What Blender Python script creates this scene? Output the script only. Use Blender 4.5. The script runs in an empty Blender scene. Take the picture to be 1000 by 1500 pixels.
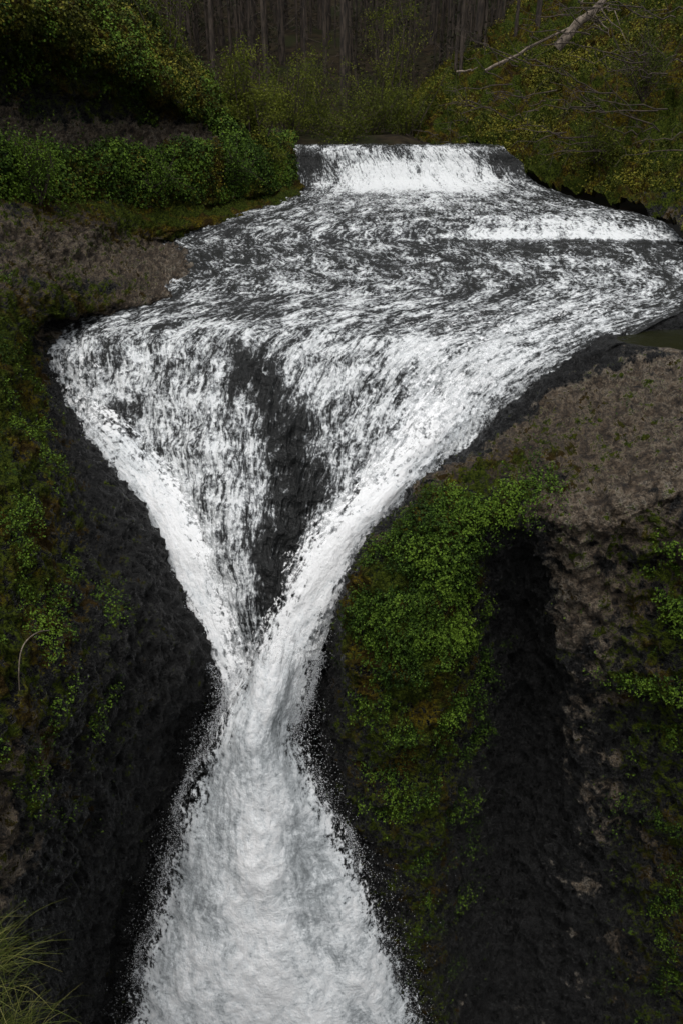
import bpy, math, numpy as np, time
from mathutils import Vector
T0=time.time()
rng=np.random.default_rng(7)
scene=bpy.context.scene
F=1166.667; PIT=math.radians(29.1); CZ=5.0
cp,sp=math.cos(PIT),math.sin(PIT)
# theodolite-style survey: two sighting readings plus the true ground distance Y (metres) -> world x,y,z
def P(px,py,Y):
    a=(px-500)/F; b=(750-py)/F
    t=Y/(cp+b*sp)
    return (a*t,Y,CZ+(-sp+b*cp)*t)
# ---------------- noise
def _h(ix,iy,iz,seed):
    n=(ix.astype(np.uint32)*np.uint32(374761393))^(iy.astype(np.uint32)*np.uint32(668265263))^(iz.astype(np.uint32)*np.uint32(1103515245))
    n=n+np.uint32(seed*1013904223&0xffffffff)
    n=(n^(n>>np.uint32(13)))*np.uint32(1274126177)
    n=(n^(n>>np.uint32(15)))*np.uint32(2246822519)
    n=n^(n>>np.uint32(16))
    return n.astype(np.float64)/4294967295.0*2-1
def vn(p,seed=0):
    fl=np.floor(p); f=p-fl; i=fl.astype(np.int64)+10000
    f=f*f*f*(f*(f*6-15)+10)
    r=0
    for dx in (0,1):
        wx=f[...,0] if dx else 1-f[...,0]
        for dy in (0,1):
            wy=f[...,1] if dy else 1-f[...,1]
            for dz in (0,1):
                wz=f[...,2] if dz else 1-f[...,2]
                r=r+wx*wy*wz*_h(i[...,0]+dx,i[...,1]+dy,i[...,2]+dz,seed)
    return r
def fbm(p,scale=1.0,octv=4,gain=.5,seed=0,ridge=False):
    p=np.asarray(p,float)*scale; a=1.0; s=0; tot=0
    for o in range(octv):
        v=vn(p+o*17.3,seed+o)
        if ridge: v=1-2*np.abs(v)
        s=s+a*v; tot+=a; a*=gain; p=p*2.03
    return s/tot
def sstep(x,a,b):
    t=np.clip((x-a)/(b-a),0,1); return t*t*(3-2*t)
# ---------------- lofting
def cr_matrix(n,per):
    N=(n-1)*per+1; M=np.zeros((N,n))
    for k in range(N):
        t=k/per; i=min(int(t),n-2); t-=i
        w=[-.5*t+t*t-.5*t**3, 1-2.5*t*t+1.5*t**3, .5*t+2*t*t-1.5*t**3, -.5*t*t+.5*t**3]
        for j,ww in zip((i-1,i,i+1,i+2),w):
            if j<0: M[k,0]+=2*ww; M[k,1]-=ww
            elif j>n-1: M[k,n-1]+=2*ww; M[k,n-2]-=ww
            else: M[k,j]+=ww
    return M
def loft(ctrl,pr,pc):
    ctrl=np.asarray(ctrl,float)
    A=cr_matrix(ctrl.shape[0],pr); B=cr_matrix(ctrl.shape[1],pc)
    return np.einsum('ri,ijk,cj->rck',A,ctrl,B)
def gnormals(V):
    du=np.gradient(V,axis=0); dv=np.gradient(V,axis=1)
    n=np.cross(du,dv); n/=np.linalg.norm(n,axis=-1,keepdims=True)+1e-9
    return n
def mk(name,verts,faces,mat,attrs=None,smooth=True,parent=None,mat2=None,midx=None):
    me=bpy.data.meshes.new(name); verts=np.asarray(verts,np.float32).reshape(-1,3); faces=np.asarray(faces,np.int32)
    k=faces.shape[1]
    me.vertices.add(len(verts)); me.vertices.foreach_set('co',verts.ravel())
    me.loops.add(faces.size); me.loops.foreach_set('vertex_index',faces.ravel())
    me.polygons.add(len(faces)); me.polygons.foreach_set('loop_start',np.arange(len(faces),dtype=np.int32)*k)
    me.polygons.foreach_set('use_smooth',np.full(len(faces),smooth))
    me.update(calc_edges=True)
    for an,av in (attrs or {}).items():
        av=np.asarray(av,np.float32)
        if av.ndim>=2 and av.shape[-1]==3 and av.size==verts.size:
            at=me.attributes.new(an,'FLOAT_VECTOR','POINT'); at.data.foreach_set('vector',av.ravel())
        else:
            at=me.attributes.new(an,'FLOAT','POINT'); at.data.foreach_set('value',av.ravel())
    me.materials.append(mat)
    if mat2 is not None:
        me.materials.append(mat2); me.polygons.foreach_set('material_index',np.asarray(midx,np.int32))
    ob=bpy.data.objects.new(name,me); scene.collection.objects.link(ob)
    if parent: ob.parent=parent
    return ob
def gfaces(nr,nc):
    i=np.arange(nr*nc).reshape(nr,nc)
    return np.stack([i[:-1,:-1],i[:-1,1:],i[1:,1:],i[1:,:-1]],-1).reshape(-1,4)
def empty(name):
    e=bpy.data.objects.new(name,None); scene.collection.objects.link(e); return e
# ---------------- node helpers
class NT:
    def __init__(s,name):
        s.m=bpy.data.materials.new(name); s.m.use_nodes=True; s.t=s.m.node_tree; s.t.nodes.clear()
        s.out=s.t.nodes.new('ShaderNodeOutputMaterial')
    def n(s,t,ins=None,**p):
        x=s.t.nodes.new(t)
        for k,v in p.items(): setattr(x,k,v)
        for k,v in (ins or {}).items(): s.set(x.inputs[k],v)
        return x
    def set(s,i,v):
        if isinstance(v,bpy.types.NodeSocket): s.t.links.new(v,i)
        elif isinstance(v,bpy.types.Node): s.t.links.new(v.outputs[0],i)
        else:
            if isinstance(v,(tuple,list)) and len(v)==3 and i.type=='RGBA': v=(*v,1)
            i.default_value=v
    def attr(s,nm,vec=False):
        a=s.n('ShaderNodeAttribute',attribute_name=nm); return a.outputs['Vector' if vec else 'Fac']
    def math(s,op,a,b=0.0,c=0.0,clamp=False):
        return s.n('ShaderNodeMath',{0:a,1:b,2:c},operation=op,use_clamp=clamp).outputs[0]
    def vmath(s,op,a,b):
        return s.n('ShaderNodeVectorMath',{0:a,1:b},operation=op).outputs[0]
    def noise(s,vec,scale,detail=4,rough=.55,dist=0.0):
        return s.n('ShaderNodeTexNoise',{'Vector':vec,'Scale':scale,'Detail':detail,'Roughness':rough,'Distortion':dist})
    def mr(s,v,a,b,c=0.0,d=1.0):
        return s.n('ShaderNodeMapRange',{0:v,1:a,2:b,3:c,4:d},interpolation_type='SMOOTHSTEP').outputs[0]
    def mix(s,f,a,b):
        x=s.n('ShaderNodeMix',data_type='RGBA'); s.set(x.inputs[0],f); s.set(x.inputs[6],a); s.set(x.inputs[7],b); return x.outputs[2]
    def mixf(s,f,a,b):
        x=s.n('ShaderNodeMix',data_type='FLOAT'); s.set(x.inputs[0],f); s.set(x.inputs[2],a); s.set(x.inputs[3],b); return x.outputs[0]
    def ramp(s,f,stops):
        r=s.n('ShaderNodeValToRGB',{0:f}); e=r.color_ramp.elements
        e[0].position=stops[0][0]; e[0].color=(*stops[0][1],1); e[1].position=stops[-1][0]; e[1].color=(*stops[-1][1],1)
        for p,c in stops[1:-1]:
            m=e.new(p); m.color=(*c,1)
        return r.outputs[0]
    def done(s,sh): s.t.links.new(sh,s.out.inputs[0]); return s.m
def pos(s): return s.n('ShaderNodeNewGeometry').outputs['Position']

def water_mat(name,s1,s2,k1,k2,k3,bump,bdist,stops,alpha=False,warp=.5,s3=8.0):
    s=NT(name); fl=s.attr('flow',True); foam=s.attr('foam')
    w=s.noise(fl,1.1,1); wv=s.vmath('SUBTRACT',w.outputs['Color'],(.5,.5,.5)); wv=s.vmath('MULTIPLY',wv,(warp,warp,0)); fl2=s.vmath('ADD',fl,wv)
    n1=s.noise(s.vmath('MULTIPLY',fl2,s1),1.0,3,.6).outputs[0]
    n2=s.noise(s.vmath('MULTIPLY',fl2,s2),1.0,3.5,.7).outputs[0]
    n3=s.noise(pos(s),s3,3.5,.72).outputs[0]
    f=s.math('MULTIPLY_ADD',n1,k1,-.5*k1); f=s.math('ADD',f,foam)
    f=s.math('ADD',f,s.math('MULTIPLY_ADD',n2,k2,-.5*k2)); f=s.math('ADD',f,s.math('MULTIPLY_ADD',n3,k3,-.5*k3))
    col=s.ramp(s.math('MULTIPLY',f,.7,clamp=True),stops)
    fac=s.mr(f,.35,.75)
    h=s.math('ADD',s.math('MULTIPLY',n2,1.3),s.math('MULTIPLY',n3,1.2))
    bp=s.n('ShaderNodeBump',{'Height':h,'Strength':bump,'Distance':bdist})
    pr=s.n('ShaderNodeBsdfPrincipled',{'Base Color':col,'Roughness':s.mixf(fac,.18,.75),'Normal':bp.outputs[0],'IOR':1.33})
    sh=pr.outputs[0]
    if alpha:
        e=s.attr('edge')
        ea=s.math('ADD',e,s.math('ADD',s.math('MULTIPLY_ADD',n2,2.4,-1.2),s.math('MULTIPLY_ADD',n3,2.4,-1.2)))
        al=s.mr(ea,.15,.7)
        tr=s.n('ShaderNodeBsdfTransparent')
        mx=s.n('ShaderNodeMixShader',{0:al,1:tr.outputs[0],2:sh}); sh=mx.outputs[0]
    return s.done(sh)
def rock_mat(name):
    s=NT(name); p=pos(s)
    moss=s.attr('moss'); tan=s.attr('tan')
    nb=s.noise(p,.9,3,.6).outputs[0]; nmn=s.noise(p,3.2,4,.68); nm=nmn.outputs[0]; nf=s.noise(p,13,4,.75).outputs[0]
    vr=s.n('ShaderNodeTexVoronoi',{'Vector':s.vmath('ADD',p,nmn.outputs['Color']),'Scale':1.5},feature='DISTANCE_TO_EDGE').outputs[0]
    crack=s.mr(vr,.0,.08)
    darkc=s.mix(s.mr(nm,.38,.62),(.004,.004,.004),(.028,.028,.028))
    tanc=s.ramp(nm,[(.34,(.030,.020,.013)),(.45,(.13,.092,.058)),(.54,(.26,.205,.145)),(.64,(.44,.39,.32))])
    tanc=s.mix(s.mr(nf,.40,.55,.8,.0),tanc,(.030,.022,.015))
    tanc=s.mix(s.math('MULTIPLY',s.math('SUBTRACT',1.0,crack),.55),tanc,(.014,.011,.008))
    tf=s.mr(s.math('ADD',tan,s.math('ADD',s.math('MULTIPLY_ADD',nm,1.8,-.9),s.math('MULTIPLY_ADD',nb,2.2,-1.1))),.36,.6)
    rock=s.mix(tf,darkc,tanc)
    g=s.mix(s.mr(nf,.38,.62),(.012,.021,.003),(.085,.112,.012))
    g2=s.mix(s.mr(nm,.4,.6),(.19,.15,.010),(.055,.034,.010))
    g=s.mix(s.mr(nb,.46,.6),g,s.mix(s.mr(nf,.38,.6),(.03,.02,.006),g2))
    mf=s.mr(s.math('ADD',moss,s.math('ADD',s.math('MULTIPLY_ADD',nm,3.0,-1.5),s.math('MULTIPLY_ADD',nf,1.4,-.7))),.42,.6)
    col=s.mix(mf,rock,g)
    h=s.math('ADD',nm,s.math('MULTIPLY',nf,.85))
    bp=s.n('ShaderNodeBump',{'Height':h,'Strength':1.0,'Distance':.27})
    ro=s.mixf(mf,s.mixf(tf,s.mr(nf,.35,.65,.15,.5),.8),.95)
    pr=s.n('ShaderNodeBsdfPrincipled',{'Base Color':col,'Roughness':ro,'Normal':bp.outputs[0],'Specular IOR Level':s.mixf(mf,.5,.1)})
    return s.done(pr.outputs[0])
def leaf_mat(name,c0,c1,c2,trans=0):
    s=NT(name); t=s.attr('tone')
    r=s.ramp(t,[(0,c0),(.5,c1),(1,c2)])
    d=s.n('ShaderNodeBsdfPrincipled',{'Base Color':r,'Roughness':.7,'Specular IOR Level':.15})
    if trans==0: return s.done(d.outputs[0])
    tr=s.n('ShaderNodeBsdfTranslucent',{'Color':r})
    mx=s.n('ShaderNodeMixShader',{0:trans,1:d.outputs[0],2:tr.outputs[0]})
    return s.done(mx.outputs[0])
def wood_mat(name,a,b,sc=(6,6,1.2)):
    s=NT(name); p=pos(s); n=s.noise(s.vmath('MULTIPLY',p,sc),1.0,3,.7).outputs[0]
    pr=s.n('ShaderNodeBsdfPrincipled',{'Base Color':s.mix(s.mr(n,.35,.65),a,b),'Roughness':.9})
    return s.done(pr.outputs[0])
RV_ST=[(.0,(.020,.021,.021)),(.18,(.040,.042,.042)),(.31,(.13,.135,.14)),(.46,(.40,.42,.43)),(.68,(.86,.88,.89))]
FL_ST=[(.0,(.24,.26,.27)),(.33,(.46,.49,.51)),(.55,(.74,.77,.79)),(.85,(.90,.91,.92))]
M_river=water_mat('river_water',(1.5,.65,1),(8,2.6,1),2.1,2.6,1.9,.9,.08,RV_ST,warp=.6,s3=9.5)
M_fall=water_mat('falling_water',(1.6,.5,1),(7,1.7,1),1.5,1.6,1.4,.6,.06,FL_ST,alpha=True)
M_fallo=water_mat('falling_water_dense',(1.6,.5,1),(7,1.7,1),1.5,1.6,1.4,.6,.06,FL_ST)
M_rock=rock_mat('gorge_rock_mat')
M_fern=leaf_mat('cliff_leaf',(.005,.012,.002),(.028,.060,.006),(.105,.175,.016))
M_moss=leaf_mat('moss_leaf',(.018,.023,.003),(.080,.086,.008),(.20,.18,.02))
M_bush=leaf_mat('bush_leaf',(.02,.03,.004),(.085,.105,.012),(.20,.22,.03),.3)
M_needle=leaf_mat('needle_leaf',(.009,.011,.005),(.022,.026,.011),(.05,.048,.018))
M_grass=leaf_mat('grass_blade',(.02,.03,.006),(.07,.09,.015),(.18,.17,.05))
M_trunk=wood_mat('trunk_bark',(.016,.012,.009),(.08,.06,.045))
M_dead=wood_mat('dead_wood',(.09,.07,.05),(.26,.21,.165))
M_twig=wood_mat('dark_twig',(.025,.019,.014),(.08,.06,.045))

# ---------------- river + fan
Yk=([200,217,270,300,322,348,385,430,470,510,575,650,745,850,970,1080],[44,43,41.5,35.6,32.2,30.9,27.8,24.4,22.5,20.9,20.0,18.6,17.2,16.0,15.0,14.2])
def Yf(py): return float(np.interp(py,*Yk))
rows=[
 (440,735,[211]*9,[.1]*9,46.0),
 (428,742,[217,217,217,217,217,217,217,219,221],[.3,.4,.8,.55,.4,.85,.9,.5,.25],43.0),
 (430,765,[238,238,240,240,240,240,240,240,240],[.15,.35,.9,1.1,.9,1.15,1.1,.6,.2],42.4),
 (440,780,[272,272,271,270,270,269,268,266,264],[.25,.6,1.25,1.25,1.25,1.25,1.25,.7,.4],41.4),
 (418,830,[286]*9,[.38,.5,.62,.66,.66,.66,.6,.5,.35],38.4),
 (385,885,[302]*9,[.34,.44,.5,.55,.6,.55,.55,.45,.3],None),
 (300,962,[325,322,320,318,318,318,318,318,320],[.3,.37,.47,.5,.52,.68,.7,.62,.35],None),
 (262,985,[340,337,336,336,336,335,335,335,336],[.3,.35,.42,.47,.52,.88,.95,.92,.5],None),
 (240,1000,[350,350,349,348,348,347,347,347,350],[.3,.33,.37,.37,.6,1.15,1.05,1.2,.7],None),
 (240,1008,[360,360,358,357,356,355,355,355,360],[.28,.3,.35,.33,.3,.22,.18,.12,.1],None),
 (252,1030,[388,387,386,385,385,385,385,385,390],[.3,.35,.42,.44,.45,.42,.4,.4,.22],None),
 (222,1050,[435,430,428,426,426,426,426,426,430],[.37,.42,.55,.57,.52,.48,.53,.53,.2],None),
 (90,965,[474,470,466,463,463,464,466,468,472],[.48,.56,.56,.62,.62,.5,.66,.7,.25],None),
 (72,825,[522,506,498,494,495,502,512,525,548],[.68,.74,.74,.58,.72,.74,.84,.9,.3],None),
 (85,748,[578,565,560,560,563,568,575,585,602],[.82,.8,.78,.52,.66,.75,.92,1.0,.5],None),
 (130,672,[658,646,640,640,642,645,650,658,672],[.78,.8,.78,.68,.54,.65,.9,.95,.65],None),
 (200,580,[747,740,738,738,738,740,745,752,762],[.85,.86,.82,.72,.5,.5,.8,.9,.8],None),
 (255,510,[850,848,846,846,846,848,852,858,865],[.9,.9,.87,.72,.45,.52,.8,.9,.9],None),
 (320,465,[980,975,970,968,966,966,966,966,966],[.9]*9,None)]
ctrl=[];
for ri,(l,r,ys,fo,Yo) in enumerate(rows):
    row=[]
    for c in range(9):
        px=l+(r-l)*c/8; py=ys[c]
        Y=Yo if Yo else Yf(py)
        if ri>=13 and ri<18: Y-=.55*math.exp(-((c-3.3)/1.6)**2)
        row.append((*P(px,py,Y),fo[c]))
    ctrl.append(row)
pr_,pc_=42,90
G=loft(ctrl,pr_,pc_); V=G[...,:3]; foam=G[...,3]
nr,nc=foam.shape
vv=np.cumsum(np.r_[np.zeros((1,nc)),np.linalg.norm(np.diff(V,axis=0),axis=-1)],axis=0)
uu=np.broadcast_to(np.linspace(0,17,nc),(nr,nc))
R_=np.arange(nr)[:,None]/pr_; C_=np.arange(nc)[None,:]/pc_
wsc=1-.62*sstep(R_,13.5,18)
flow=np.stack([(uu-8.5)*wsc,vv,np.zeros_like(uu)],-1)
N=gnormals(V); N*=np.sign(N[...,2:3]+1e-9)
def blob(r,c,sr,sc,a): return a*np.exp(-((R_-r)/sr)**2-((C_-c)/sc)**2)
big=fbm(np.stack([uu*.55,vv*.45,0*uu],-1),1,4,seed=3)
rk=blob(13.9,3.5,.5,.4,1)+blob(15.0,4.2,.6,.5,.75)+blob(16.0,4.9,.7,.7,1)+blob(17,4.4,.6,.6,.9)+blob(14.7,1.1,.35,.6,.35)+blob(15.6,2.3,.4,.5,.2)
rk=np.clip(rk,0,1.1)
fanw=sstep(R_,12,13.3)
d1=fbm(flow*np.array([1.3,.6,1]),1,4,.55,seed=11)
d2=fbm(flow*np.array([5,1.5,1]),1,3,.6,seed=17)
d3=fbm(V,3.2,4,.6,seed=23)
rock_d=fbm(V,1.3,4,.55,seed=21,ridge=True)
foam=foam+.24*big+blob(1.9,.7,.5,.5,-.35)+blob(1.9,7.6,.5,.4,-.6)+blob(11,3.2,.25,.5,.2)+blob(11.6,4.2,.5,.4,.15)
foam=foam-fanw*(.25*rk+.55*rk*sstep(rock_d,-.1,.4)+.10*sstep(rock_d,.1,.5))+.28*fanw*d2-.18*(1-fanw)*rock_d+.2*(1-fanw)*d3
narrow=1-.6*sstep(R_,15,18)
V=V+N*((.06+.10*fanw*narrow)*d1+(.03+.05*fanw*narrow)*d2+(.05+.04*fanw)*d3+fanw*narrow*(.12+.38*rk)*rock_d)[...,None]
river=mk('river',V,gfaces(nr,nc),M_river,{'flow':flow,'foam':foam})

# ---------------- falling water bodies
fallE=empty('waterfall')
drops=[]
def ribbon(name,L,Rr,off,bulge,foam0=.9,Ys=None,fade=(.6,.0),amp=.16,pr=60,pc=30,ncol=7,spray=1.0,feather=.8,inner=None):
    ct=[]
    n=len(L)
    for i,(l,r) in enumerate(zip(L,Rr)):
        row=[]
        for c in range(ncol):
            s=c/(ncol-1); px=l[0]+(r[0]-l[0])*s; py=l[1]+(r[1]-l[1])*s
            Y=(Ys[i] if Ys else Yf(py))-off-bulge*(1-(2*s-1)**2)
            row.append(P(px,py,Y))
        ct.append(row)
    V=loft(ct,pr,pc); nr,nc=V.shape[:2]
    vv=np.cumsum(np.r_[np.zeros((1,nc)),np.linalg.norm(np.diff(V,axis=0),axis=-1)],axis=0)
    vv=np.broadcast_to(vv.mean(1)[:,None],vv.shape)
    wid=np.linalg.norm(V[:,-1]-V[:,0],axis=-1); s=np.linspace(0,1,nc)[None,:]
    uu=(s-.5)*wid[:,None]; uu=.6*uu+.4*(s-.5)*wid.mean()
    flow=np.stack([uu+31,vv,0*uu],-1)
    N=gnormals(V); N*=np.sign(-N[...,1:2]+1e-9)
    d=fbm(np.stack([uu*.9,vv*.5,0*uu],-1),1,4,.45,seed=31)+.35*fbm(V*np.array([1,1,.5]),2.2,3,.5,seed=37)
    eL=s*wid[:,None]; eR=(1-s)*wid[:,None]
    fL,fR=feather,feather
    if inner=='R': fR=feather*2.6
    if inner=='L': fL=feather*1.9
    edge=np.minimum(sstep(eL,-.05,fL),sstep(eR,-.05,fR))*1.25
    e=np.minimum(eL,eR)
    t=np.linspace(0,1,nr)[:,None]
    if fade[0]>0: edge=edge*sstep(t,-.02,.18*fade[0]/.6)
    V=V+N*(amp*d)[...,None]
    fo=np.full((nr,nc),foam0)+.5*fbm(np.stack([uu*.7,vv*.28,0*uu],-1),1,4,seed=5)+.3*d-.2*(1-sstep(e,0,feather*1.3))
    em=np.minimum(np.minimum(edge[:-1,:-1],edge[1:,1:]),np.minimum(edge[1:,:-1],edge[:-1,1:])).ravel()
    mk(name,V,gfaces(nr,nc),M_fall,{'flow':flow,'foam':fo,'edge':edge},parent=fallE,mat2=M_fallo,midx=(em>1.2))
    for side,idx in (('L',0),('R',nc-1)):
        if side==inner: continue
        m=int(3000*spray*(n-1)/6)
        k=rng.integers(int(nr*.08),nr,m)
        base=V[k,idx]; out=(V[k,idx]-V[k,nc//2]); out/=np.linalg.norm(out,axis=-1,keepdims=True)
        clump=np.clip(fbm(base*1.0,1.3,3,seed=77)*2+.9,.15,2)
        drops.append(base+out*((rng.gamma(.9,.24,m)-.35)*clump)[:,None]*(.5+wid[k][:,None]*.1)+rng.normal(0,.06,(m,3))+np.array([0,-.12,0]))
Lr=[(570,465),(575,510),(560,560),(545,620),(520,680),(468,738),(422,798),(390,862),(362,930),(340,1000),(325,1060)]
Rr=[(960,430),(840,505),(758,570),(702,625),(654,676),(590,752),(536,812),(504,872),(476,928),(464,1000),(452,1060)]
ribbon('right_channel',Lr,Rr,.12,.33,foam0=.97,fade=(2.3,0),amp=.17,spray=.6,inner='L',feather=.7)
Ll=[(66,520),(78,580),(122,650),(188,735),(238,830),(288,925),(320,1000),(330,1050)]
Rl=[(150,520),(185,585),(250,655),(315,745),(345,835),(368,925),(384,990),(392,1050)]
ribbon('left_channel',Ll,Rl,.1,.16,foam0=.9,fade=(1.9,0),amp=.14,spray=1.0,feather=.5,inner='R')
Lp=[(352,930),(330,1010),(290,1100),(248,1220),(212,1350),(182,1500),(155,1680)]
Rp=[(478,910),(462,1000),(456,1090),(506,1205),(560,1330),(626,1500),(676,1680)]
ribbon('plunge',Lp,Rp,.25,.75,foam0=.78,Ys=[15.3,14.8,14.3,13.8,13.3,12.8,12.4],fade=(.6,0),amp=.2,pr=80,pc=50,spray=2.8,feather=1.1)

# ---------------- rock lofts
def rockloft(name,pts,moss,tan,pr,pc,amp=.3,seed=41,toward=(0,-.5,1),leaf=None,flat=None):
    ct=[]
    for i,r in enumerate(pts):
        ct.append([(*P(*q),moss[i][j],tan[i][j],(leaf[i][j] if leaf else moss[i][j])) for j,q in enumerate(r)])
    G=loft(ct,pr,pc); V=G[...,:3]; N=gnormals(V)
    tw=np.array(toward); N*=np.sign((N*tw).sum(-1,keepdims=True)+1e-9)
    d=amp*(.9*fbm(V,.55,5,.5,seed=seed,ridge=True)+.6*fbm(V,1.9,5,.6,seed=seed+9,ridge=True)+.4*fbm(V*np.array([1,1,.45]),5,3,.6,seed=seed+5,ridge=True))-amp*.4
    d=d+amp*.9*np.clip(G[...,4],0,1)*fbm(V,3.0,4,.62,seed=seed+2)
    V=V+N*d[...,None]
    if flat is not None:
        dd=lambda rx,ry:((V[...,0]-flat[0])/rx)**2+((V[...,1]-flat[1])/ry)**2
        q2=np.exp(-dd(4.0,1.9)**3); q1=np.exp(-(dd(2.9,1.15)*(1+.35*fbm(V,.8,3,seed=5)))**3)
        V[...,2]=V[...,2]*(1-q2)+q2*(flat[2]+.05*fbm(V,2,4,seed=9))-.3*q1
    ob=mk(name,V,gfaces(*V.shape[:2]),M_rock,{'moss':G[...,3],'tan':G[...,4]})
    N=gnormals(V); N*=np.sign((N*tw).sum(-1,keepdims=True)+1e-9)
    return V,N,G
leftp=[
 [(-600,225,18),(-200,262,22),(0,288,25),(150,298,29.6),(320,292,35.8),(438,268,41.6),(450,272,42)],
 [(-600,320,14),(-200,325,19),(0,330,23),(150,325,28),(290,316,33),(400,300,35.8),(415,304,36)],
 [(-600,380,12),(-200,380,17),(0,370,21.5),(130,345,26.5),(230,333,30.3),(310,328,31.8),(330,330,32.2)],
 [(-600,450,10.5),(-200,430,15.5),(0,405,20),(120,380,25),(205,365,28.4),(246,352,30.6),(270,360,31)],
 [(-600,520,9.5),(-200,480,14),(0,440,18.6),(120,415,23.2),(215,400,26),(258,392,27.3),(285,400,27.8)],
 [(-600,600,8.5),(-200,530,13),(0,480,17.5),(90,452,21.5),(175,442,23.2),(232,436,24),(255,445,24.6)],
 [(-600,670,8),(-200,590,12),(0,520,16.5),(45,492,19.5),(70,482,21.3),(96,475,22.2),(120,485,22.6)],
 [(-600,750,7.5),(-200,650,11.5),(0,570,15.5),(38,548,18),(60,537,19.8),(78,530,20.9),(105,540,21.4)],
 [(-600,850,7),(-200,720,10.8),(0,630,14.5),(52,602,17),(76,590,18.8),(90,582,20),(120,595,20.6)],
 [(-600,950,6.5),(-200,800,10),(0,700,13.3),(72,668,15.6),(112,658,17.3),(136,662,18.6),(165,680,19.3)],
 [(-600,1050,6),(-200,900,9.3),(0,800,12),(95,748,14.4),(165,735,16),(206,752,17.2),(240,770,18)],
 [(-600,1150,5.8),(-200,1000,8.6),(0,900,11),(115,845,13.2),(210,830,14.9),(262,858,16.0),(310,880,17)],
 [(-600,1300,5.5),(-200,1120,8),(0,1020,10),(135,955,12.2),(255,935,14),(318,975,15.2),(400,990,16.4)],
 [(-600,1450,5.2),(-200,1260,7.6),(0,1150,9.4),(125,1085,11.6),(225,1085,13.3),(290,1100,14.8),(420,1100,16)],
 [(-600,1600,5),(-200,1400,7.3),(0,1280,9),(115,1225,11.2),(190,1215,12.9),(255,1225,14.3),(420,1225,15.7)],
 [(-600,1750,4.8),(-200,1560,7),(0,1420,8.7),(95,1375,10.9),(160,1360,12.7),(220,1350,14.1),(420,1350,15.4)],
 [(-600,1950,4.7),(-200,1750,6.8),(0,1590,8.5),(80,1545,10.8),(135,1530,12.4),(200,1520,13.9),(420,1510,15.1)],
 [(-600,2200,4.6),(-200,2000,6.7),(0,1800,8.4),(70,1730,10.7),(120,1720,12.3),(190,1700,13.8),(420,1690,15)]]
lm=[[.8,.8,.7,1.0,1.3,1.3,.2],[.6,.6,.4,.7,1.3,1.3,.1],[.6,.5,.35,.3,.9,1.1,0],[.6,.5,.4,.3,.25,.4,0],[.6,.6,.6,.45,.25,.0,0],[.7,.7,.75,.65,.45,.15,0],
 [.8,.8,.85,.75,.4,.1,0],[.8,.8,.85,.8,.3,0,0],[.8,.8,.8,.7,.2,0,0],[.8,.8,.75,.6,.1,0,0],[.8,.8,.75,.45,0,0,0],[.7,.7,.7,.45,0,0,0],
 [.7,.7,.65,.3,0,0,0],[.4,.4,.4,.25,0,0,0],[.3,.3,.2,.1,0,0,0],[.3,.3,.1,0,0,0,0],[.3,.3,0,0,0,0,0],[0]*7]
lt=[[.5]*7,[.6,.6,.8,.8,.4,.3,.2],[.6,.6,.9,1.0,.75,.6,.2],[.6,.6,.85,1.0,1.0,.8,.2],[.5,.5,.65,.8,1.0,1.0,.3],[.5,.5,.5,.5,.8,.7,.2],
 [.5,.5,.5,.5,.4,.2,0],[.5,.5,.5,.4,.2,0,0],[.5,.5,.4,.2,-.1,-.2,0],[.5,.5,.4,.2,-.2,-.2,0],[.5,.5,.5,.1,-.3,-.3,0],[.4,.4,.4,0,-.3,-.3,0],
 [.4,.4,.4,-.1,-.3,-.3,0],[.4,.5,.6,-.1,-.3,-.3,0],[.3,.4,.5,-.2,-.3,-.3,0],[.2,.2,.2,-.3,-.3,-.3,0],[.1,.1,.1,-.3,-.3,-.3,0],[0]*7]
ll=[[.6,.6,.5,.3,.2,.2,0],[.3,.3,.2,.15,.1,.05,0],[.3,.2,.15,.1,.0,.0,0],[.3,.3,.2,0.05,0,0,0],[.3,.3,.3,.1,0,0,0],[.4,.4,.4,.2,0,0,0],
 [.5,.5,.5,.3,0,0,0],[.5,.5,.5,.4,0,0,0],[.6,.6,.6,.4,0,0,0],[.6,.6,.6,.4,0,0,0],[.7,.7,.6,.35,0,0,0],[.6,.6,.55,.4,0,0,0],
 [.7,.7,.5,.3,0,0,0],[.4,.4,.3,.35,0,0,0],[.2,.2,.1,.1,0,0,0],[.2,.2,0,0,0,0,0],[0]*7,[0]*7]
LV,LN,LG=rockloft('left_rock_bank',leftp,lm,lt,30,60,.32,leaf=ll)
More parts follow.
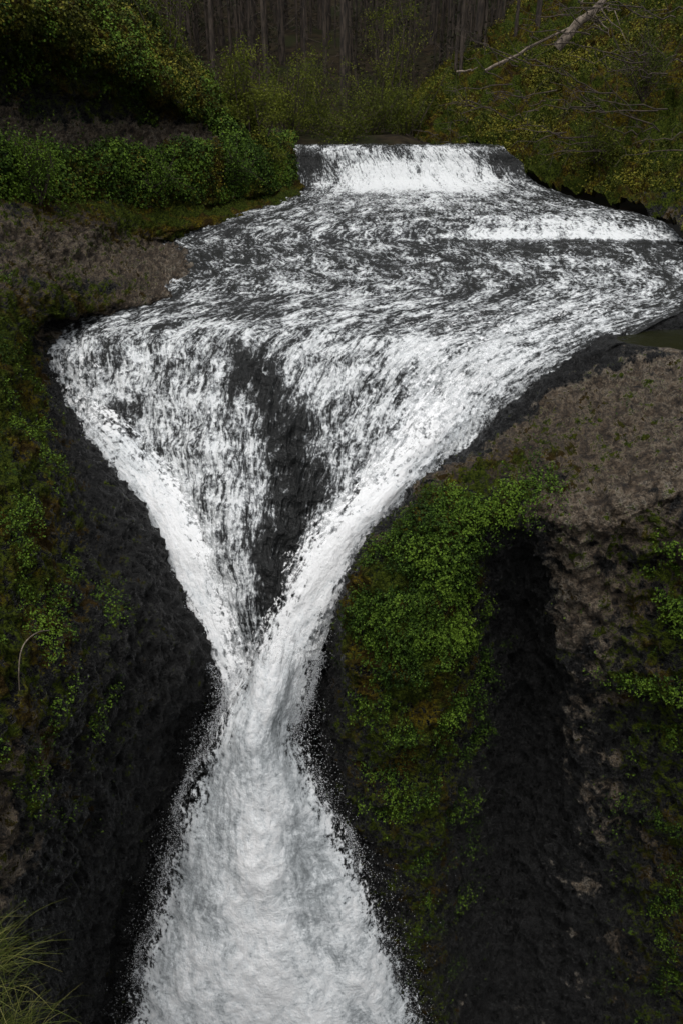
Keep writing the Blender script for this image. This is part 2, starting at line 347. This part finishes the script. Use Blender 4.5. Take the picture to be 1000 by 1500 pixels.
rightp=[
 [(1030,395,27.5),(1060,400,27),(1100,405,26.5),(1150,410,26),(1200,415,25.5),(1250,420,25),(1400,440,23),(1800,480,18)],
 [(1010,440,24.2),(1040,438,23.9),(1070,440,23.6),(1100,440,23.5),(1130,440,23.4),(1180,440,23.2),(1400,470,20),(1800,520,16)],
 [(930,485,22.6),(955,472,22.2),(975,468,22.4),(990,468,22.6),(1010,468,22.7),(1060,468,22.6),(1300,500,19),(1800,560,14)],
 [(800,560,21.2),(828,545,20.5),(872,520,20.1),(915,505,20.7),(955,500,20.9),(1010,500,20.9),(1250,530,17.5),(1800,620,12.5)],
 [(725,615,20.4),(750,600,19.8),(800,572,18.8),(860,552,18.7),(930,540,18.9),(1010,535,19),(1250,570,16),(1800,700,11)],
 [(645,690,19.2),(673,670,18.5),(722,642,17.5),(795,612,17.2),(890,590,17.0),(1010,580,17.0),(1250,630,14.5),(1800,800,9.5)],
 [(560,775,17.9),(582,760,17.1),(632,712,15.8),(715,672,15.0),(840,645,15.2),(1010,635,15.3),(1250,700,12.8),(1800,900,8.5)],
 [(515,825,17.3),(538,808,16.5),(572,772,15.0),(660,712,14.4),(790,705,14.0),(1010,695,13.6),(1250,760,11.7),(1800,1000,8)],
 [(485,885,16.9),(508,868,16.0),(535,835,14.1),(635,752,13.8),(745,745,13.6),(880,745,12.9),(1010,750,12.5),(1500,900,9)],
 [(460,935,16.7),(484,915,15.9),(525,885,13.7),(640,800,13.5),(740,790,13.9),(860,800,12.9),(1010,810,12.3),(1500,1000,8.8)],
 [(400,1000,16.6),(468,1000,16.1),(518,985,13.6),(640,930,13.2),(755,900,15.0),(840,930,13.2),(1010,940,12.2),(1500,1150,8.7)],
 [(400,1090,16.4),(458,1080,16.2),(520,1095,13.7),(635,1060,13.3),(750,1040,15.5),(850,1070,13.5),(1010,1080,12.2),(1500,1300,8.7)],
 [(400,1200,16.2),(480,1200,15.8),(530,1210,13.8),(630,1200,13.4),(740,1200,15.7),(860,1210,13.6),(1010,1220,12.2),(1500,1450,8.7)],
 [(400,1320,16),(500,1330,15.3),(560,1340,13.9),(630,1340,13.5),(730,1340,15.4),(860,1350,13.7),(1010,1370,12.2),(1500,1650,8.7)],
 [(400,1500,15.8),(540,1510,14.9),(600,1520,13.9),(650,1530,13.6),(730,1530,15.2),(860,1540,13.7),(1010,1560,12.2),(1500,1900,8.7)],
 [(400,1720,15.6),(580,1720,14.9),(640,1730,13.9),(700,1740,13.6),(740,1740,15),(860,1750,13.6),(1010,1800,12.2),(1500,2200,8.7)]]
rm=[[0,.3,.5,.6,.7,.7,.7,.7],[0,.1,.2,.3,.4,.5,.5,.5],[-.5,-.5,-.5,-.3,-.2,.1,.3,.4],[-.5,-.5,-.4,-.2,-.1,.1,.3,.4],[-.3,-.3,-.2,.05,.1,.15,.3,.4],[-.2,-.2,.1,.3,.25,.2,.3,.4],
 [0,0,.2,.5,.35,.2,.3,.4],[0,0,.3,.75,.45,.15,.3,.4],[0,0,.5,.9,.5,.1,.25,.4],[0,0,.8,.9,.1,.2,.55,.6],[0,-.2,.6,.85,-.3,.1,.6,.7],[0,-.3,.4,.75,-.5,.05,.55,.7],
 [0,-.3,.25,.55,-.6,0,.5,.7],[0,-.3,.1,.45,-.6,0,.5,.7],[0,-.3,0,.35,-.6,0,.4,.6],[0]*8]
rt=[[0,.3,.5,.5,.5,.5,.5,.5],[0,0,.1,.2,.2,.3,.4,.4],[0,-.5,-.5,-.3,-.1,.1,.4,.4],[0,-.5,-.4,-.1,.1,.25,.5,.5],[0,-.4,-.2,.35,.6,.6,.6,.6],[0,-.3,.1,.85,1.1,.8,.8,.7],
 [0,-.2,.25,1.0,1.1,.8,.8,.7],[0,-.2,.25,.8,.75,1.0,.9,.7],[0,-.2,.1,.3,.45,1.0,1.0,.7],[0,-.3,-.1,.1,0,.8,.75,.6],[0,-.3,-.2,0,-.5,.5,.45,.5],[0,-.3,-.3,0,-.6,.3,.3,.4],
 [0,-.3,-.3,0,-.6,.2,.25,.3],[0,-.3,-.3,0,-.6,.1,.2,.2],[0]*8,[0]*8]
rl=[[0,.1,.3,.4,.5,.5,.5,.5],[0]*8,[0]*8,[0]*8,[0]*8,[0]*8,[0,0,0,.08,.1,0,0,0],[0,0,0,.35,.3,0,0,0],[0,0,.3,1.0,.55,.03,.05,.1],[0,0,.8,1.1,.1,.1,.5,.5],
 [0,0,.55,.95,0,.03,.6,.5],[0,0,.2,.65,0,.0,.5,.5],[0,0,.1,.4,0,.0,.4,.5],[0,0,.03,.25,0,.0,.45,.5],[0,0,0,.12,0,.0,.35,.5],[0]*8]
pc0=np.array([10.5,21.3,-1.38])
RV,RN,RG=rockloft('right_rock_cliff',rightp,rm,rt,34,50,.31,seed=61,leaf=rl,flat=pc0)
ang=np.linspace(0,2*np.pi,60,endpoint=False)
pv=np.stack([pc0[0]+3.1*np.cos(ang),pc0[1]+1.4*np.sin(ang),np.full(60,pc0[2]-.10)],-1)
s=NT('pool_water'); nn=s.noise(pos(s),3.5,4).outputs[0]; bp=s.n('ShaderNodeBump',{'Height':nn,'Strength':.5,'Distance':.06})
M_pool=s.done(s.n('ShaderNodeBsdfPrincipled',{'Base Color':(.014,.015,.007),'Roughness':.12,'Normal':bp.outputs[0],'IOR':1.33}).outputs[0])
me=bpy.data.meshes.new('ledge_pool'); me.from_pydata([tuple(v) for v in pv],[],[tuple(range(60))]); me.materials.append(M_pool)
scene.collection.objects.link(bpy.data.objects.new('ledge_pool',me))

# ---------------- hillsides
hl=[
 [(-600,300,16),(-600,180,16.5),(-600,160,18.5),(-600,40,19),(-600,-150,18.5),(-600,-350,21),(-600,-450,30)],
 [(-200,290,20.5),(-200,222,21),(-200,208,23),(-200,100,24.5),(-200,-40,22.8),(-200,-160,25),(-200,-220,34)],
 [(0,296,25),(0,232,25.5),(0,214,27.8),(0,120,29.6),(0,25,27),(10,-50,29.5),(40,-80,38)],
 [(100,304,28),(100,234,28.4),(100,216,30.4),(100,135,31.8),(100,50,29.5),(120,-2,32),(170,-20,40)],
 [(200,303,31.3),(200,228,31.8),(200,214,33.4),(200,155,34.4),(195,104,32.5),(215,68,35),(260,60,42)],
 [(290,300,33.9),(290,218,34.3),(290,208,35.6),(288,178,36.2),(275,150,35.2),(292,136,37),(330,150,44)],
 [(350,292,36),(352,225,36.6),(350,214,37.2),(345,200,37.6),(335,190,37.8),(345,186,39),(370,195,45)],
 [(408,280,38.6),(408,255,39.2),(408,240,39.7),(405,228,40),(400,220,40.6),(405,212,42),(415,208,46)],
 [(436,270,41.4),(432,258,41.8),(430,240,42.3),(428,228,43),(425,220,43.5),(428,213,44.5),(430,208,47)]]
hm=[[.9,.7,.1,.5,1,1,1]]*3+[[.9,.8,.1,.5,1,1,1]]*3+[[.9]*7]*3
ht=[[.5,.4,1.1,.0,.2,.3,.3]]*6+[[.4]*7]*3
hleaf=[[.55,.6,.0,.35,.3,.4,.5]]*4+[[.6,.8,.03,.45,.4,.4,.5]]*2+[[.8,1,.9,.8,.7,.6,.5]]*2+[[.3,.4,.5,.5,.5,.5,.5]]
HV,HN,HG=rockloft('left_hillside',hl,hm,ht,30,34,.45,seed=81,toward=(.4,-1,.6),leaf=hleaf)
hr=[
 [(560,212,62),(600,160,64),(660,100,66),(750,20,68),(900,-130,70),(1100,-300,72)],
 [(598,216,52),(636,155,54),(700,80,56),(800,0,58),(950,-150,60),(1150,-330,62)],
 [(705,219,46.5),(760,160,48.5),(840,80,50.5),(930,-20,52.5),(1080,-200,55),(1250,-380,58)],
 [(778,262,41.5),(830,205,43),(920,115,45),(1020,0,47),(1200,-200,50),(1350,-400,54)],
 [(870,290,37),(940,238,38),(1040,145,39.5),(1160,0,41),(1400,-250,43),(1600,-450,47)],
 [(968,322,32.3),(1050,275,33),(1180,180,34),(1320,50,35),(1600,-200,37),(1900,-450,40)],
 [(1012,362,29),(1120,320,29),(1300,220,29.5),(1500,80,30),(1850,-200,31),(2200,-450,34)],
 [(1075,425,25),(1220,400,25),(1450,300,25),(1700,150,25),(2100,-150,26),(2600,-500,28)]]
hrm=[[1,1,1,1,1,1]]*2+[[1.2,1.2,1.0,.9,.9,.9]]*3+[[.4,.8,.9,.9,.9,.9]]*3
hrt=[[.4]*6]*8
hrl=[[.5,.5,.4,.4,.4,.4]]*2+[[.2,.5,.4,.4,.3,.3]]*4+[[.3]*6]*2
QV,QN,QG=rockloft('right_hillside',hr,hrm,hrt,34,44,.7,seed=101,toward=(-.5,-.5,1),leaf=hrl)

# ---------------- valley ground
def gzf(X,Yg):
    side=np.maximum(0,np.abs(X+1.5)-10)
    z=1.3+.5*sstep(Yg,44.5,47)+np.minimum(side,80)*.42*sstep(Yg,50,70)+np.maximum(0,Yg-58)*.27
    return z-3.5*(sstep(X,4,8)+sstep(-X,8,12))*(1-sstep(Yg,52,66))
gx=np.linspace(-300,300,300); gy=np.r_[np.linspace(44.5,80,80),np.linspace(81,420,120)]
X,Yg=np.meshgrid(gx,gy)
Z=gzf(X,Yg)+.3*fbm(np.stack([X,Yg,0*X],-1),.3,4,seed=9)*sstep(Yg,45,49)
GV=np.stack([X,Yg,Z],-1)
s=NT('forest_floor'); p=pos(s); n=s.noise(p,1.2,5,.7).outputs[0]; n2=s.noise(p,.25,3,.6).outputs[0]
c=s.mix(s.mr(n,.35,.65),(.008,.006,.004),(.034,.025,.014)); c=s.mix(s.mr(n2,.45,.65),c,(.017,.019,.007))
M_floor=s.done(s.n('ShaderNodeBsdfPrincipled',{'Base Color':c,'Roughness':.95,'Specular IOR Level':.1}).outputs[0])
mk('ground',GV,gfaces(*Z.shape),M_floor)

# ---------------- leaves
def randunit(n):
    v=rng.normal(size=(n,3)); return v/np.linalg.norm(v,axis=-1,keepdims=True)
def quads(centers,normals,size,aspect=.6):
    n=len(centers); t=np.cross(normals,randunit(n)); t/=np.linalg.norm(t,axis=-1,keepdims=True)+1e-9
    b=np.cross(normals,t); s=size[:,None]
    v=np.stack([centers-t*s,centers-b*s*aspect,centers+t*s,centers+b*s*aspect],1)
    return v.reshape(-1,3),np.arange(n*4).reshape(-1,4)
def scatter(name,V,N,dens,count,mat,size=(.03,.06),lift=.08,clump=1.6,seed=1,parent=None,thr=(-.25,.3),up=.3,toneb=0.0):
    c=(V[:-1,:-1]+V[1:,1:])/2; a=np.linalg.norm(np.cross(V[1:,1:]-V[:-1,:-1],V[1:,:-1]-V[:-1,1:]),axis=-1)
    nz=fbm(c,clump,4,.6,seed=seed)
    dist=np.linalg.norm(c-np.array([0,0,5]),axis=-1)
    w=(a*np.clip(dens[:-1,:-1],0,2)*sstep(nz+.3*(dens[:-1,:-1]-.5)*2,*thr)/(dist/15)**1.2).ravel(); w/=w.sum()
    idx=rng.choice(len(w),count,p=w)
    i,j=np.unravel_index(idx,c.shape[:2])
    r=rng.random((count,2,1)); p=V[i,j]*(1-r[:,0])+V[i+1,j]*r[:,0]; p=p+(V[i,j+1]-V[i,j])*r[:,1]
    nn=N[i,j]; h=rng.random(count)**1.3*lift*(.3+1.4*np.clip(nz[i,j]+.4,0,1.2))
    p=p+nn*h[:,None]
    ln=nn+randunit(count)*.75+np.array([0,0,up]); ln/=np.linalg.norm(ln,axis=-1,keepdims=True)
    sz=rng.uniform(size[0],size[1],count)
    v,f=quads(p,ln,sz,.75)
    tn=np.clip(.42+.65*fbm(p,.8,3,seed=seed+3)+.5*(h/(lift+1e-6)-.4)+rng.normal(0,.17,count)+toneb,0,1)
    return mk(name,v,f,mat,{'tone':np.repeat(tn,4)},smooth=False,parent=parent)
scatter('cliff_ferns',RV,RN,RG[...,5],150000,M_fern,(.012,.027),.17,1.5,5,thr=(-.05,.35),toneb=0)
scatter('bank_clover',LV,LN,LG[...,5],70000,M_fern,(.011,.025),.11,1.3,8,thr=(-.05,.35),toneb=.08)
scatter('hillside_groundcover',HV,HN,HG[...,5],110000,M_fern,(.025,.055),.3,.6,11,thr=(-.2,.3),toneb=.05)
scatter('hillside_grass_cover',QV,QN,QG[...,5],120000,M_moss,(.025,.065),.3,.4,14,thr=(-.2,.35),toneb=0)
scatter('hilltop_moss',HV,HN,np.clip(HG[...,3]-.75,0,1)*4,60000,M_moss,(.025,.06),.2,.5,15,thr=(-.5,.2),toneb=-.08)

# ---------------- tubes
def tube_arr(pts,r0,r1,sides=6):
    pts=np.asarray(pts,float); n=len(pts); tg=np.gradient(pts,axis=0); tg/=np.linalg.norm(tg,axis=-1,keepdims=True)+1e-9
    ref=np.array([0.3,.1,1.]) if abs(tg[0][2])<.8 else np.array([1.,.2,0]); a=np.cross(tg,ref); a/=np.linalg.norm(a,axis=-1,keepdims=True); b=np.cross(tg,a)
    th=np.linspace(0,2*np.pi,sides,endpoint=False); r=np.linspace(r0,r1,n)[:,None,None]
    v=pts[:,None]+r*(a[:,None]*np.cos(th)[None,:,None]+b[:,None]*np.sin(th)[None,:,None])
    i=np.arange(n*sides).reshape(n,sides); j=np.roll(i,-1,axis=1)
    f=np.stack([i[:-1],j[:-1],j[1:],i[1:]],-1).reshape(-1,4)
    return v.reshape(-1,3),f
class Acc:
    def __init__(s): s.v=[];s.f=[];s.n=0
    def add(s,v,f): s.v.append(v); s.f.append(f+s.n); s.n+=len(v)
    def make(s,name,mat,parent=None): return mk(name,np.concatenate(s.v),np.concatenate(s.f),mat,parent=parent)
# ---------------- forest
forest=empty('conifer_forest'); T=Acc(); nc_=[];nt_=[]
for k in range(760):
    y=rng.uniform(54,118); x=rng.uniform(-.46,.40)*y*1.1-2
    if y<61 and -9<x<7: continue
    z=float(gzf(np.array(x),np.array(y)))-.5; h=rng.uniform(14,28); r=rng.uniform(.05,.2) if rng.random()<.8 else rng.uniform(.2,.36)
    ln=rng.normal(0,.015,2)*h
    v,f=tube_arr([(x,y,z),(x+ln[0]*.5,y+ln[1]*.5,z+h*.5),(x+ln[0],y+ln[1],z+h)],r,.03,6); T.add(v,f)
    live=rng.random()<.4
    nb=int(rng.uniform(14,34))
    for q in range(nb):
        hh=rng.uniform(.05,.8)**1.2*h; a=rng.uniform(0,6.28); L=rng.uniform(.4,2.2)*(1-.6*hh/h)
        p0=np.array([x+ln[0]*hh/h,y+ln[1]*hh/h,z+hh]); p1=p0+np.array([math.cos(a)*L,math.sin(a)*L,-L*rng.uniform(.1,.8)])
        v,f=tube_arr([p0,p1],.022,.006,3); T.add(v,f)
        if live:
            m=24; t=rng.random((m,1)); cc=p0+(p1-p0)*t+rng.normal(0,.16,(m,3))*np.array([1,1,1.8]); nc_.append(cc); nt_.append(np.clip(rng.normal(.45+.2*(q%3-1),.2,m),0,1))
T.make('trunks',M_trunk,forest)
cc=np.concatenate(nc_); v,f=quads(cc,randunit(len(cc)),rng.uniform(.05,.15,len(cc)),.35)
mk('needles',v,f,M_needle,{'tone':np.repeat(np.concatenate(nt_),4)},smooth=False,parent=forest)
# ---------------- bushes
def bush(name,c,h,rad,nleaf,mat=M_bush,size=(.03,.07),stems=14,tb=0.0):
    e=empty(name); c=np.array(c,float); A=Acc(); tips=[]
    for k in range(stems):
        a=rng.uniform(0,6.28); sp_=rng.uniform(.1,1)*rad; top=c+np.array([math.cos(a)*sp_,math.sin(a)*sp_,h*rng.uniform(.5,1)])
        mid=(c+top)/2+rng.normal(0,.12*h,3)*np.array([1,1,.3]); tt=np.linspace(0,1,6)[:,None]
        pts=(1-tt)**2*c+2*tt*(1-tt)*mid+tt**2*top
        v,f=tube_arr(pts,.035*h/3,.008,4); A.add(v,f)
        for q in range(6):
            t=rng.uniform(.3,1); b0=pts[int(t*5)]; b1=b0+rng.normal(0,.22*rad+.12,3)+np.array([0,0,.18*h*rng.random()])
            v,f=tube_arr([b0,b1],.014,.005,3); A.add(v,f); tips.append((b0,b1))
    A.make('branches',M_twig,e)
    per=nleaf//len(tips); C=[];Tn=[]
    for b0,b1 in tips:
        t=rng.random((per,1))**.6; C.append(b0+(b1-b0)*t+rng.normal(0,.09+.035*rad,(per,3))); Tn.append(np.clip(rng.normal(.5+tb+rng.normal(0,.15),.15,per),0,1))
    C=np.concatenate(C); v,f=quads(C,randunit(len(C)),rng.uniform(*size,len(C)),.6)
    mk('leaves',v,f,mat,{'tone':np.repeat(np.concatenate(Tn),4)},smooth=False,parent=e)
bush('leafy_shrub',P(372,240,39.5),4.8,1.8,9000,tb=.12)
bush('leafy_shrub',P(330,215,40.5),3.6,1.6,4500)
bush('leafy_shrub',P(425,215,47),4.6,2.0,5000,tb=.1)
bush('leafy_shrub',P(480,212,49),2.8,2.8,5500,tb=-.1)
bush('leafy_shrub',P(540,212,50),2.8,2.8,5500,tb=-.1)
bush('leafy_shrub',P(595,212,52),4.0,2.4,5500,tb=0)
bush('leafy_shrub',P(510,212,47),1.2,2.2,3500,tb=-.15)
bush('leafy_shrub',P(450,205,56),5.0,2.4,4500,tb=-.1)
bush('leafy_shrub',P(560,200,60),9.0,2.4,6500,tb=.1)
bush('leafy_shrub',P(400,262,38.9),1.4,.9,3000,tb=.05)
bush('leafy_shrub',P(60,300,26.0),2.1,.9,5000,mat=M_fern,tb=.25,size=(.022,.045))
bush('leafy_shrub',P(230,285,32.0),1.5,1.2,4000,mat=M_fern,tb=.15,size=(.03,.05))
bush('leafy_shrub',P(345,275,35.8),1.6,1.2,4000,mat=M_fern,tb=.1,size=(.03,.05))
bush('leafy_shrub',P(870,240,38.5),1.6,1.3,3000,tb=-.15)
bush('leafy_shrub',P(940,150,40.5),3.2,2.2,2500,tb=-.2,stems=20)
bush('leafy_shrub',P(240,110,38),4.0,1.6,2500,tb=-.1)
def wig(a,b,n=9,amp=.15):
    a=np.array(a);b=np.array(b); t=np.linspace(0,1,n)[:,None]; o=rng.normal(0,amp,(n,3)); o[0]=0
    return a+(b-a)*t+o*np.sin(t*math.pi*.9)
lg=empty('fallen_log'); A=Acc()
v,f=tube_arr(wig(P(815,70,43.0),P(900,-20,42.5),9,.06),.24,.13,9); A.add(v,f)
v,f=tube_arr(wig(P(710,104,46),P(890,8,43),12,.08),.08,.035,6); A.add(v,f)
v,f=tube_arr(wig(P(668,105,48),P(700,98,47),6,.1),.06,.03,5); A.add(v,f)
for q in range(7):
    a=P(rng.uniform(840,890),rng.uniform(0,30),42); v,f=tube_arr(wig(a,np.array(a)+rng.normal(0,1,3)+np.array([.6,0,.4]),6,.1),.035,.01,4); A.add(v,f)
A.make('log_wood',M_dead,lg)
A=Acc()
for k in range(75):
    px=rng.uniform(640,1010); py=rng.uniform(-10,230)
    lim=216-(px-600)*.95
    if py<lim+20: py=lim+20+rng.uniform(0,60)
    Yb=np.interp(px,[600,780,870,1000],[50,43.5,38.5,36])
    a=np.array(P(px,py,Yb-.3)); L=rng.uniform(1,4); an=rng.uniform(2.2,4.2)
    b=a+np.array([math.cos(an)*L,-.3*L*rng.random(),rng.uniform(-.2,.5)*L])
    pts=wig(a,b,7,.12); v,f=tube_arr(pts,.03,.01,4); A.add(v,f)
    for q in range(4):
        c0=pts[rng.integers(2,7)]; v,f=tube_arr(wig(c0,c0+rng.normal(0,.6,3),4,.08),.013,.005,3); A.add(v,f)
A.make('bare_branches',M_twig)
pts=[P(95,925,12.2),P(60,925,11.2),P(35,945,10.6),(P(28,985,10.3)),P(32,1045,10.1)]
v,f=tube_arr(loft([[p] *2 for p in pts],8,1)[:,0],.012,.01,6); A=Acc(); A.add(v,f)
A.make('hanging_root',M_dead)
def tuft(name,c,n,L,spread,wd=.006,lean=(.4,0,0)):
    c=np.array(c); vs=[];fs=[];tn=[];k=0
    for i in range(n):
        o=c+rng.normal(0,spread,3)*np.array([1,1,.3]); d=rng.normal(0,.45,3)+np.array(lean); d[2]=abs(d[2])+.8; d/=np.linalg.norm(d); l=L*rng.uniform(.5,1.1)
        s=np.cross(d,rng.normal(size=3)); s/=np.linalg.norm(s); t=np.linspace(0,1,6)[:,None]
        droop=np.array([d[0]*.9,d[1]*.9,-.9])
        ct=o+d*l*t+droop*l*.55*t**2.2
        w=wd*(1-t**1.5)+.0008
        v=np.stack([ct-s*w,ct+s*w],1).reshape(-1,3); vs.append(v)
        for q in range(5): fs.append((k+2*q,k+2*q+1,k+2*q+3,k+2*q+2))
        k+=12; tn+= [rng.random()]*12
    mk(name,np.concatenate(vs),np.array(fs),M_grass,{'tone':np.array(tn)},smooth=False)
tuft('grass_tuft',P(-45,1430,4.6),600,.66,.17,.0028)
tuft('grass_tuft',P(-5,1540,4.4),600,.6,.2,.0028)
th=np.linspace(0,2*np.pi,49); ph=np.linspace(0,np.pi,25); TH,PH=np.meshgrid(th,ph); c=np.array(P(-60,1650,4.5))
D=np.stack([np.cos(TH)*np.sin(PH),np.sin(TH)*np.sin(PH),np.cos(PH)],-1); V=c+D*np.array([.75,.6,.65])*(1+.18*fbm(D,2.2,4,seed=4))[...,None]
mk('grassy_outcrop',V,gfaces(25,49),M_rock,{'moss':np.full(25*49,.8),'tan':np.full(25*49,.2)})
# ---------------- droplets
D=np.concatenate(drops); n=len(D); sz=rng.uniform(.003,.011,n)
o=np.array([[1,0,0],[-1,0,0],[0,1,0],[0,-1,0],[0,0,1],[0,0,-1]],float)
fo=np.array([[0,2,4],[2,1,4],[1,3,4],[3,0,4],[2,0,5],[1,2,5],[3,1,5],[0,3,5]])
v=(D[:,None]+o[None]*sz[:,None,None]*np.array([1,1,1.8])); f=(fo[None]+np.arange(n)[:,None,None]*6).reshape(-1,3)
s=NT('spray_white'); M_sp=s.done(s.n('ShaderNodeBsdfPrincipled',{'Base Color':(.6,.62,.64),'Roughness':.5}).outputs[0])
mk('spray_droplets',v.reshape(-1,3),f,M_sp,parent=fallE)

# ---------------- light
w=bpy.data.worlds.new('World'); scene.world=w; w.use_nodes=True; nt=w.node_tree; bg=nt.nodes['Background']
sky=nt.nodes.new('ShaderNodeTexSky'); sky.sky_type='NISHITA'; sky.sun_disc=False
EL,AZ=math.radians(70),math.radians(195)
sky.sun_elevation=EL; sky.sun_rotation=AZ; sky.dust_density=4; sky.air_density=1.5
hs=nt.nodes.new('ShaderNodeHueSaturation'); hs.inputs['Saturation'].default_value=.2
nt.links.new(sky.outputs[0],hs.inputs['Color']); nt.links.new(hs.outputs[0],bg.inputs[0]); bg.inputs[1].default_value=.128
sl=bpy.data.lights.new('sun','SUN'); sl.energy=1.15; sl.angle=math.radians(35); sl.color=(1,.97,.93)
so=bpy.data.objects.new('sun',sl); scene.collection.objects.link(so)
dirv=Vector((math.sin(AZ)*math.cos(EL),math.cos(AZ)*math.cos(EL),math.sin(EL)))
so.rotation_euler=dirv.to_track_quat('Z','Y').to_euler()
cam=bpy.data.cameras.new('camera'); co=bpy.data.objects.new('camera',cam); scene.collection.objects.link(co)
cam.sensor_fit='VERTICAL'; cam.sensor_height=36; cam.lens=28; cam.clip_end=2000; cam.clip_start=.05
co.location=(0,0,CZ); co.rotation_euler=(math.pi/2-PIT,0,0); scene.camera=co
scene.view_settings.view_transform='Standard'; scene.view_settings.look='None'; scene.view_settings.exposure=0
print('BUILD',time.time()-T0)
